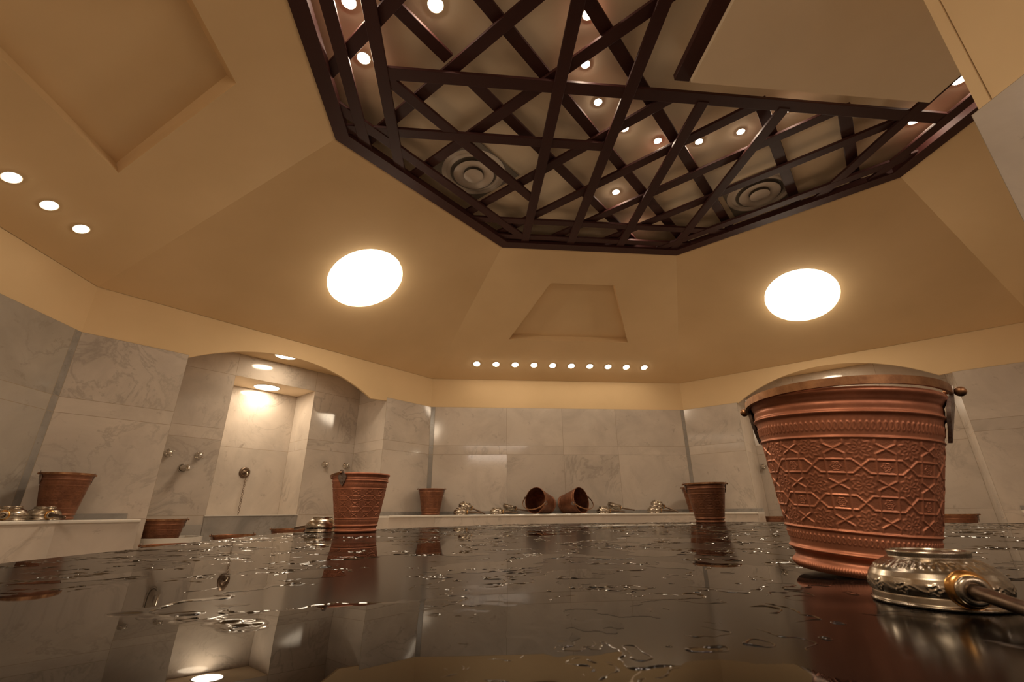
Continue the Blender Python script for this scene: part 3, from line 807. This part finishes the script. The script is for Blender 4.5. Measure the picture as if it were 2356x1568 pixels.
# one ear (+X) faces the camera a little to the left; bail (-Y) to the right
mid.location = pm; mid.rotation_euler = (0, 0, toward(pm) - math.radians(38))
far = thing('copper_bucket', 'copper bucket standing near the far edge of the slab, right of centre', 'bucket', group=GB)
bucket_fit(far, RB0, RT0, H0, 0, bucket_body('bucket_body_far', RB0, RT0, H0, 160, 110, 'copper_brown_shaded'))
pf = CAM + (Vector((.737, 2.038, ZS)) - CAM)*.958; pf.z = ZS + .001
far.location = pf; far.rotation_euler = (0, 0, toward(pf) + PI/2 + math.radians(6))
def bucket_at(x, y, z, rz, lab): return dup(far, lab, (x, y, z), (0, 0, rz))
bucket_at(-1.665, 4.00, ZB+.001, toward((-1.665, 4.0))+PI/2+PI, 'copper bucket standing in the left corner of the back bench')
bucket_at(1.60, 3.93, ZB+.001, toward((1.6, 4.0))+PI/2, 'copper bucket at the right end of the back bench, half hidden by another bucket')
bk_ = bucket_at(-3.978, 1.750, ZB+.001, toward((-3.978, 1.750))+PI/2+.25, 'copper bucket on the left bench behind two upturned bowls'); bk_.scale = (.9, .9, 1.0)
p = wp(135, 4.42, -.86, .147); bucket_at(*p, toward(p)+PI/2, 'copper bucket standing in the marble basin at the left of the lit alcove')
p = wp(135, 3.98, -.475, .024); bucket_at(*p, toward(p)+PI/2+.3, 'copper bucket rim showing over the slab edge below the lit niche')
p = wp(135, 4.36, .165, .046); bucket_at(*p, toward(p)+PI/2-.2, 'copper bucket rim peeping out behind the ladle handle')
p = wp(135, 3.43, -1.05, .001); bucket_at(*p, toward(p)+PI/2, 'copper bucket on the floor, its rim just showing over the left slab edge')
p = wp(45, 4.45, -.95, .101); bucket_at(*p, toward(p)+PI/2, 'copper bucket rim left of the big bucket, low in the right alcove')
p = wp(45, 4.45, .72, .118); bucket_at(*p, toward(p)+PI/2, 'copper bucket rim right of the big bucket, low in the right alcove')
# two buckets lying on their sides, bottoms together
al = math.atan((RT0-RB0)/H0)
for (mx_, my_), phi, lab in (((-.425, 3.945), -136, 'copper bucket lying on its side, open end to the left'), ((.150, 3.965), -50, 'copper bucket lying on its side, open end to the right')):
    ph = math.radians(phi); hd = Vector((math.cos(ph), math.sin(ph), 0)); axis = hd*math.cos(al) + Vector((0, 0, math.sin(al)))
    mouth = Vector((mx_, my_, ZB + RT0*math.cos(al) + .007)); base = mouth - axis*H0
    X_ = Vector((0, 0, 1)).cross(axis).normalized(); Y_ = axis.cross(X_)
    mt = Matrix(((X_.x, Y_.x, axis.x, base.x), (X_.y, Y_.y, axis.y, base.y), (X_.z, Y_.z, axis.z, base.z), (0, 0, 0, 1))) @ Matrix.Rotation(math.radians(-12 if phi < -90 else 14), 4, 'Z')
    lb = dup(far, lab, mat=mt)
    for ch in lb.children:
        if ch.name.startswith('bail'):      # the bail has swung open
            zp_ = ch['pivot']; ch.matrix_local = Matrix.Translation((0, 0, zp_)) @ Matrix.Rotation(math.radians(-40), 4, 'X') @ Matrix.Translation((0, 0, -zp_))

# ------------------------------------------------------------------ bowl ladles (upside down in local space, handle along +X)
def bowl_mesh(name, nth, k):
    prof = np.array([(.0800, 0), (.0835, .0005), (.0838, .003), (.0812, .0055), (.0806, .014), (.0800, .0155), (.0815, .0165), (.0832, .024), (.0830, .032), (.0805, .040),
            (.0755, .048), (.0690, .0545), (.0610, .0600), (.0545, .0640), (.0515, .0660), (.0505, .0675), (.0510, .0745), (.0500, .0765), (.0460, .0768), (.0445, .0735), (.02, .0725), (.001, .072)])
    tt = np.linspace(0, len(prof)-1, k); pr = np.stack([np.interp(tt, range(len(prof)), prof[:, i]) for i in (0, 1)], -1)
    TH = np.linspace(-PI, PI, nth, endpoint=False); RR, TT = np.meshgrid(pr[:, 0], TH, indexing='ij'); ZZ = np.meshgrid(pr[:, 1], TH, indexing='ij')[0]
    onside = (ZZ > .016) & (RR > .052)
    u = TT*46/(2*PI); u = u-np.round(u)
    d = .0016*np.exp(-(u/.30)**2-((ZZ-.0555)/.0028)**2)
    u2 = TT*30/(2*PI); u2 = u2-np.round(u2); d += .0010*np.exp(-((np.hypot(u2*2.0, (ZZ-.0605)/.003)-.7)/.25)**2)
    u3 = TT*14/(2*PI); u3 = u3-np.round(u3); r3 = np.hypot(u3*.034, ZZ-.026); ph = np.arctan2(ZZ-.026, u3*.034)
    d += .0011*np.exp(-((r3-.0065*(1+.22*np.cos(5*ph)))/.0013)**2) + .0008*np.exp(-(r3/.0018)**2)
    d += .0007*np.exp(-((ZZ-.0265-.004*np.sin(TT*14))/.0012)**2)
    d *= onside
    RR = RR + d
    V = np.stack([RR*np.cos(TT), RR*np.sin(TT), ZZ], -1).reshape(-1, 3); n = len(pr); idx = np.arange(n*nth).reshape(n, nth)
    F = [np.stack([idx[:-1], np.roll(idx, -1, 1)[:-1], np.roll(idx, -1, 1)[1:], idx[1:]], -1).reshape(-1, 4)]
    vs = [V]; base = n*nth; last = idx[0]
    for r, z in ((.0785, .001), (.0790, .014), (.0805, .028), (.073, .046), (.05, .060), (.001, .066)):
        vs.append(np.stack([r*np.cos(TH), r*np.sin(TH), np.full(nth, z)], -1)); cur = np.arange(base, base+nth)
        F.append(np.stack([np.roll(last, -1), last, cur, np.roll(cur, -1)], -1)); last = cur; base += nth
    V = np.concatenate(vs); F = np.concatenate(F)
    me = bpy.data.meshes.new(name); me.from_pydata(V.tolist(), [], F.tolist()); me.materials.append(M['nickel'])
    me.polygons.foreach_set('use_smooth', [True]*len(F))
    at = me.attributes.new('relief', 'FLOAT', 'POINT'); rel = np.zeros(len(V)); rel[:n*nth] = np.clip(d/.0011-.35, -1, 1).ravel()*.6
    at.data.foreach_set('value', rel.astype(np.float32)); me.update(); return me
def ladle(label, me, drop=.012, length=.185):
    t = thing('bowl_ladle', label, 'ladle', group='nickel bowl ladles')
    o = bpy.data.objects.new('bowl', me); COL.objects.link(o); o.parent = t
    mb = MB(); fx = lambda x, y, z: (.0795+z, x*1.0, .029+y)
    mb.lathe([(.0265, .0), (.0255, .004), (.021, .0075), (.019, .008)], 'brass', 40, fx)
    mb.lathe([(.0195, .007), (.0205, .012), (.018, .0165), (.013, .0175), (.010, .016)], 'nickel', 40, fx); mb.build('socket', t, 50)
    mb = MB(); mb.tube([(.088, 0, .029), (.12, 0, .0275), (.088+length*.7, 0, .029-drop*.6), (.088+length, 0, .029-drop)], [.0095, .0095, .0088, .0090], 'rod', 20)
    mb.ball((.088+length, 0, .029-drop), .0095, 'rod', 16)
    mb.build('handle', t, 50)
    return t
bm_near = bowl_mesh('bowl_near', 480, 150); bm_far = bowl_mesh('bowl_far', 96, 60)
ln = ladle('upturned nickel bowl ladle in the right foreground, its handle running out of frame', bm_near, .019, .25)
ln.location = (-.772, -1.259, ZS+.0008); ln.rotation_euler = (0, 0, math.radians(-112)); ln.scale = (.69, .69, .64)
lm = ladle('upturned nickel bowl ladle tucked behind the bucket in front of the lit alcove', bm_far, .014, .16)
lmp = CAM + (Vector((-2.075, 1.13, .372)) - CAM)*.958; lmp.z = ZS+.001
lm.location = lmp; lm.rotation_euler = (0, 0, math.radians(140))
GLD = 'nickel bowl ladles'
def lad(label, x, y, z, rz, rx=0, ry=0):
    return dup(lm, label, mat=Matrix.Translation((x, y, z)) @ Matrix.Rotation(math.radians(rz), 4, 'Z') @ Matrix.Rotation(math.radians(ry), 4, 'Y') @ Matrix.Rotation(math.radians(rx), 4, 'X'))
zb = ZB+.001
# pairs on the back bench, left to right
lad('upturned ladle under a leaning one, beside the corner bucket on the back bench', -1.315, 3.99, zb, -8)
lad('ladle leaning on top of an upturned one, nearest the corner bucket', -1.265, 4.05, zb+.066, -10, 0, 17)
lad('upturned ladle just left of the tipped buckets, under another ladle handle', -.885, 4.0, zb, -14)
lad('ladle lying open side up, left of the tipped buckets', -.715, 4.085, zb+.108, -6, 180, 14)
lad('upturned ladle just right of the tipped buckets', .425, 4.0, zb, -14)
lad('ladle lying open side up, right of the tipped buckets', .60, 4.085, zb+.112, -8, 180, 15)
lad('upturned ladle under a leaning one, towards the right end of the back bench', 1.06, 3.98, zb, -14)
lad('ladle leaning on an upturned one, towards the right end of the back bench', 1.13, 4.045, zb+.066, -14, 0, 17)
for lb, lx, ly, lr in (('upturned bowl ladle cut by the left edge of the photo on the left bench', -3.925, 1.352, -60), ('upturned bowl ladle in front of the bucket on the left bench', -3.908, 1.570, -30)):
    q_ = lad(lb, lx, ly, zb, lr); q_.scale = (1.04, 1.04, 1.04)

# ------------------------------------------------------------------ alcove fittings
def wall_matrix(deg, n, t, z):
    """local +Z points out of the wall into the room, +Y up"""
    N, T = frame(deg); zz = -N; yy = Vector((0, 0, 1)); xx = yy.cross(zz); p = Vector(wp(deg, n, t, z))
    return Matrix(((xx.x, yy.x, zz.x, p.x), (xx.y, yy.y, zz.y, p.y), (xx.z, yy.z, zz.z, p.z), (0, 0, 0, 1)))
def valve(label, mtx, spin):
    t = thing('tap_valve', label, 'tap', group='chrome taps'); t.matrix_world = mtx
    mb = MB(); mb.lathe([(.001, .0), (.036, .0), (.034, .006), (.024, .016), (.018, .030), (.016, .042)], 'chrome', 32); mb.build('escutcheon', t, 45)
    mb = MB()
    mb.lathe([(.012, .040), (.019, .046), (.020, .056), (.013, .066), (.002, .068)], 'chrome', 24)
    for k in range(4):
        a = spin + k*PI/2; d = Vector((math.cos(a), math.sin(a), 0))
        mb.tube([d*.012 + Vector((0, 0, .054)), d*.030 + Vector((0, 0, .055))], [.0055, .0042], 'chrome', 10); mb.ball(d*.033 + Vector((0, 0, .055)), .0062, 'chrome', 10)
    mb.build('cross_handle', t, 50); return t
v0 = valve('leftmost chrome tap with cross handle on the left alcove wall, by the pier', wall_matrix(135, DB, -.855, 1.006), .5)
def vdup(lab, deg, t_, z, sp): return dup(v0, lab, mat=wall_matrix(deg, DB, t_, z) @ Matrix.Rotation(sp, 4, 'Z'))
vdup('chrome tap with cross handle just left of the lit niche', 135, -.61, 1.003, .3)
vdup('chrome tap with cross handle just right of the lit niche', 135, .685, 1.01, .2)
vdup('chrome tap with cross handle above the bucket in front of the alcove', 135, .955, 1.012, .6)
vdup('chrome tap in the right alcove, just left of the big bucket', 45, -1.0, 1.006, .4)
def spout(label, deg, t_, z):
    t = thing('tap_spout', label, 'spout'); t.matrix_world = wall_matrix(deg, DB, t_, z)
    mb = MB(); mb.lathe([(.001, .0), (.040, .0), (.039, .008), (.033, .014)], 'chrome', 32); mb.build('escutcheon', t, 45)
    mb = MB(); mb.tube([(0, 0, .012), (0, .001, .07), (0, -.003, .125), (0, -.012, .152), (0, -.028, .160)], [.031, .026, .0195, .018, .0175], 'chrome', 24)
    mb.tube([(0, .012, .138), (0, .028, .141)], .005, 'chrome', 10); mb.build('nozzle', t, 50); return t
spout('chrome tap spout below the two taps left of the lit niche', 135, -.715, .882)
# copper rosette with a chain in the niche
ro = thing('wall_rosette', 'round copper rosette on the back of the lit niche', 'rosette'); ro.matrix_world = wall_matrix(135, DN, 0, .905)
mb = MB(); mb.lathe([(.001, .0), (.058, .0), (.058, .006), (.050, .014), (.040, .016), (.030, .012), (.022, .016), (.001, .020)], 'rod', 40); mb.build('plate', ro, 45)
mb = MB(); mb.tube([(0, 0, .012), (.004, -.002, .045), (.008, -.012, .062), (.010, -.034, .066)], [.010, .009, .008, .008], 'nickel', 14); mb.build('hook', ro, 50)
N_, T_ = frame(135); c0 = Vector(wp(135, DN-.066, .0, .868)); c1 = Vector(wp(135, DN-.16, -.045, .47))
mb = MB(); nl = 18; dd = (c1-c0)/nl; ln_ = dd.length
for i in range(nl):
    c = c0 + dd*(i+.5); d = dd.normalized(); sd = (T_ if i % 2 == 0 else N_); sd = (sd - d*sd.dot(d)).normalized()
    pth = [c + d*(ln_*.62*math.cos(a)) + sd*(.0085*math.sin(a)) for a in [2*PI*k/10 for k in range(11)]]
    mb.tube(pth, .0024, 'rod', 6, False)
tag(mb.build('chain', None, 60), 'thin metal chain hanging from the copper rosette in the lit niche', 'chain')

# marble basin on the alcove wall
bs = thing('marble_basin', 'pale round-fronted marble basin at the left of the lit alcove', 'basin', wp(135, 4.45, -.795, 0), (0, 0, math.radians(135)))
# local +X is towards the wall
def basin_outline(r, k):
    pts = [(.33, r), (.0, r)] + [(-r*1.15*math.sin(PI*i/24), r*math.cos(PI*i/24)) for i in range(1, 24)] + [(0, -r), (.33, -r)]
    return pts
bo, bi = basin_outline(.238, 0), [(min(x, .30), y) for x, y in basin_outline(.212, 0)]
mb = MB(); n = len(bo)
V = [(x, y, .0) for x, y in bo] + [(x, y, .30) for x, y in bo] + [(x, y, .30) for x, y in bi] + [(x, y, .146) for x, y in bi]
F = []
for a in range(3):
    for i in range(n): j = (i+1) % n; F.append((a*n+i, a*n+j, (a+1)*n+j, (a+1)*n+i))
F.append(tuple(range(3*n, 4*n))); mb.faces(V, F, 'sill'); mb.build('bowl', bs, 35)
b2 = MB(); b2.box((DB-.022, -.62, .285), (DB-.001, -.455, .385), 'marble_dark', lambda n_, t_, z: wp(135, n_, t_, z))
tag(b2.build('splash_block'), 'small grey marble block on the wall behind the alcove basin', 'block')
for t_, lab in ((-.95, 'low marble step under the bucket left of the big bucket'), (.72, 'low marble step under the bucket right of the big bucket')):
    b3 = MB(); zt = .10 if t_ < 0 else .117; b3.box((4.25, t_-.17, 0), (4.65, t_+.17, zt), 'marble', lambda n_, tt, z: wp(45, n_, tt, z)); tag(b3.build('marble_step'), lab, 'step')

# ------------------------------------------------------------------ camera
cy, sy_, cp, sp = math.cos(YAW), math.sin(YAW), math.cos(PITCH), math.sin(PITCH)
fw = Vector((sy_*cp, cy*cp, sp)); rt_ = Vector((cy, -sy_, 0)); upv = rt_.cross(fw)
R1 = rt_*math.cos(ROLL) + upv*math.sin(ROLL); U1 = upv*math.cos(ROLL) - rt_*math.sin(ROLL)
cam = bpy.data.cameras.new('camera'); co = bpy.data.objects.new('camera', cam); COL.objects.link(co)
co.matrix_world = Matrix(((R1.x, U1.x, -fw.x, CAM.x), (R1.y, U1.y, -fw.y, CAM.y), (R1.z, U1.z, -fw.z, CAM.z), (0, 0, 0, 1)))
cam.sensor_fit = 'HORIZONTAL'; cam.sensor_width = 36.; cam.lens = FPX/2356*36; cam.clip_start = .02; cam.clip_end = 60
cam.dof.use_dof = True; cam.dof.focus_distance = 1.3; cam.dof.aperture_fstop = 11.
SC.camera = co

# ------------------------------------------------------------------ world and view
w = bpy.data.worlds.new('world'); SC.world = w; w.use_nodes = True
w.node_tree.nodes['Background'].inputs[0].default_value = (0, 0, 0, 1); w.node_tree.nodes['Background'].inputs[1].default_value = 0
vs = SC.view_settings; vs.view_transform = 'Standard'; vs.look = 'None'; vs.gamma = 1.; vs.use_curve_mapping = False; vs.exposure = -.50
SC.cycles.max_bounces = 8; SC.cycles.diffuse_bounces = 5; SC.cycles.glossy_bounces = 4
SC.cycles.caustics_reflective = False; SC.cycles.caustics_refractive = False; SC.cycles.sample_clamp_indirect = 6.
SC.cycles.use_light_tree = True; SC.cycles.use_denoising = True
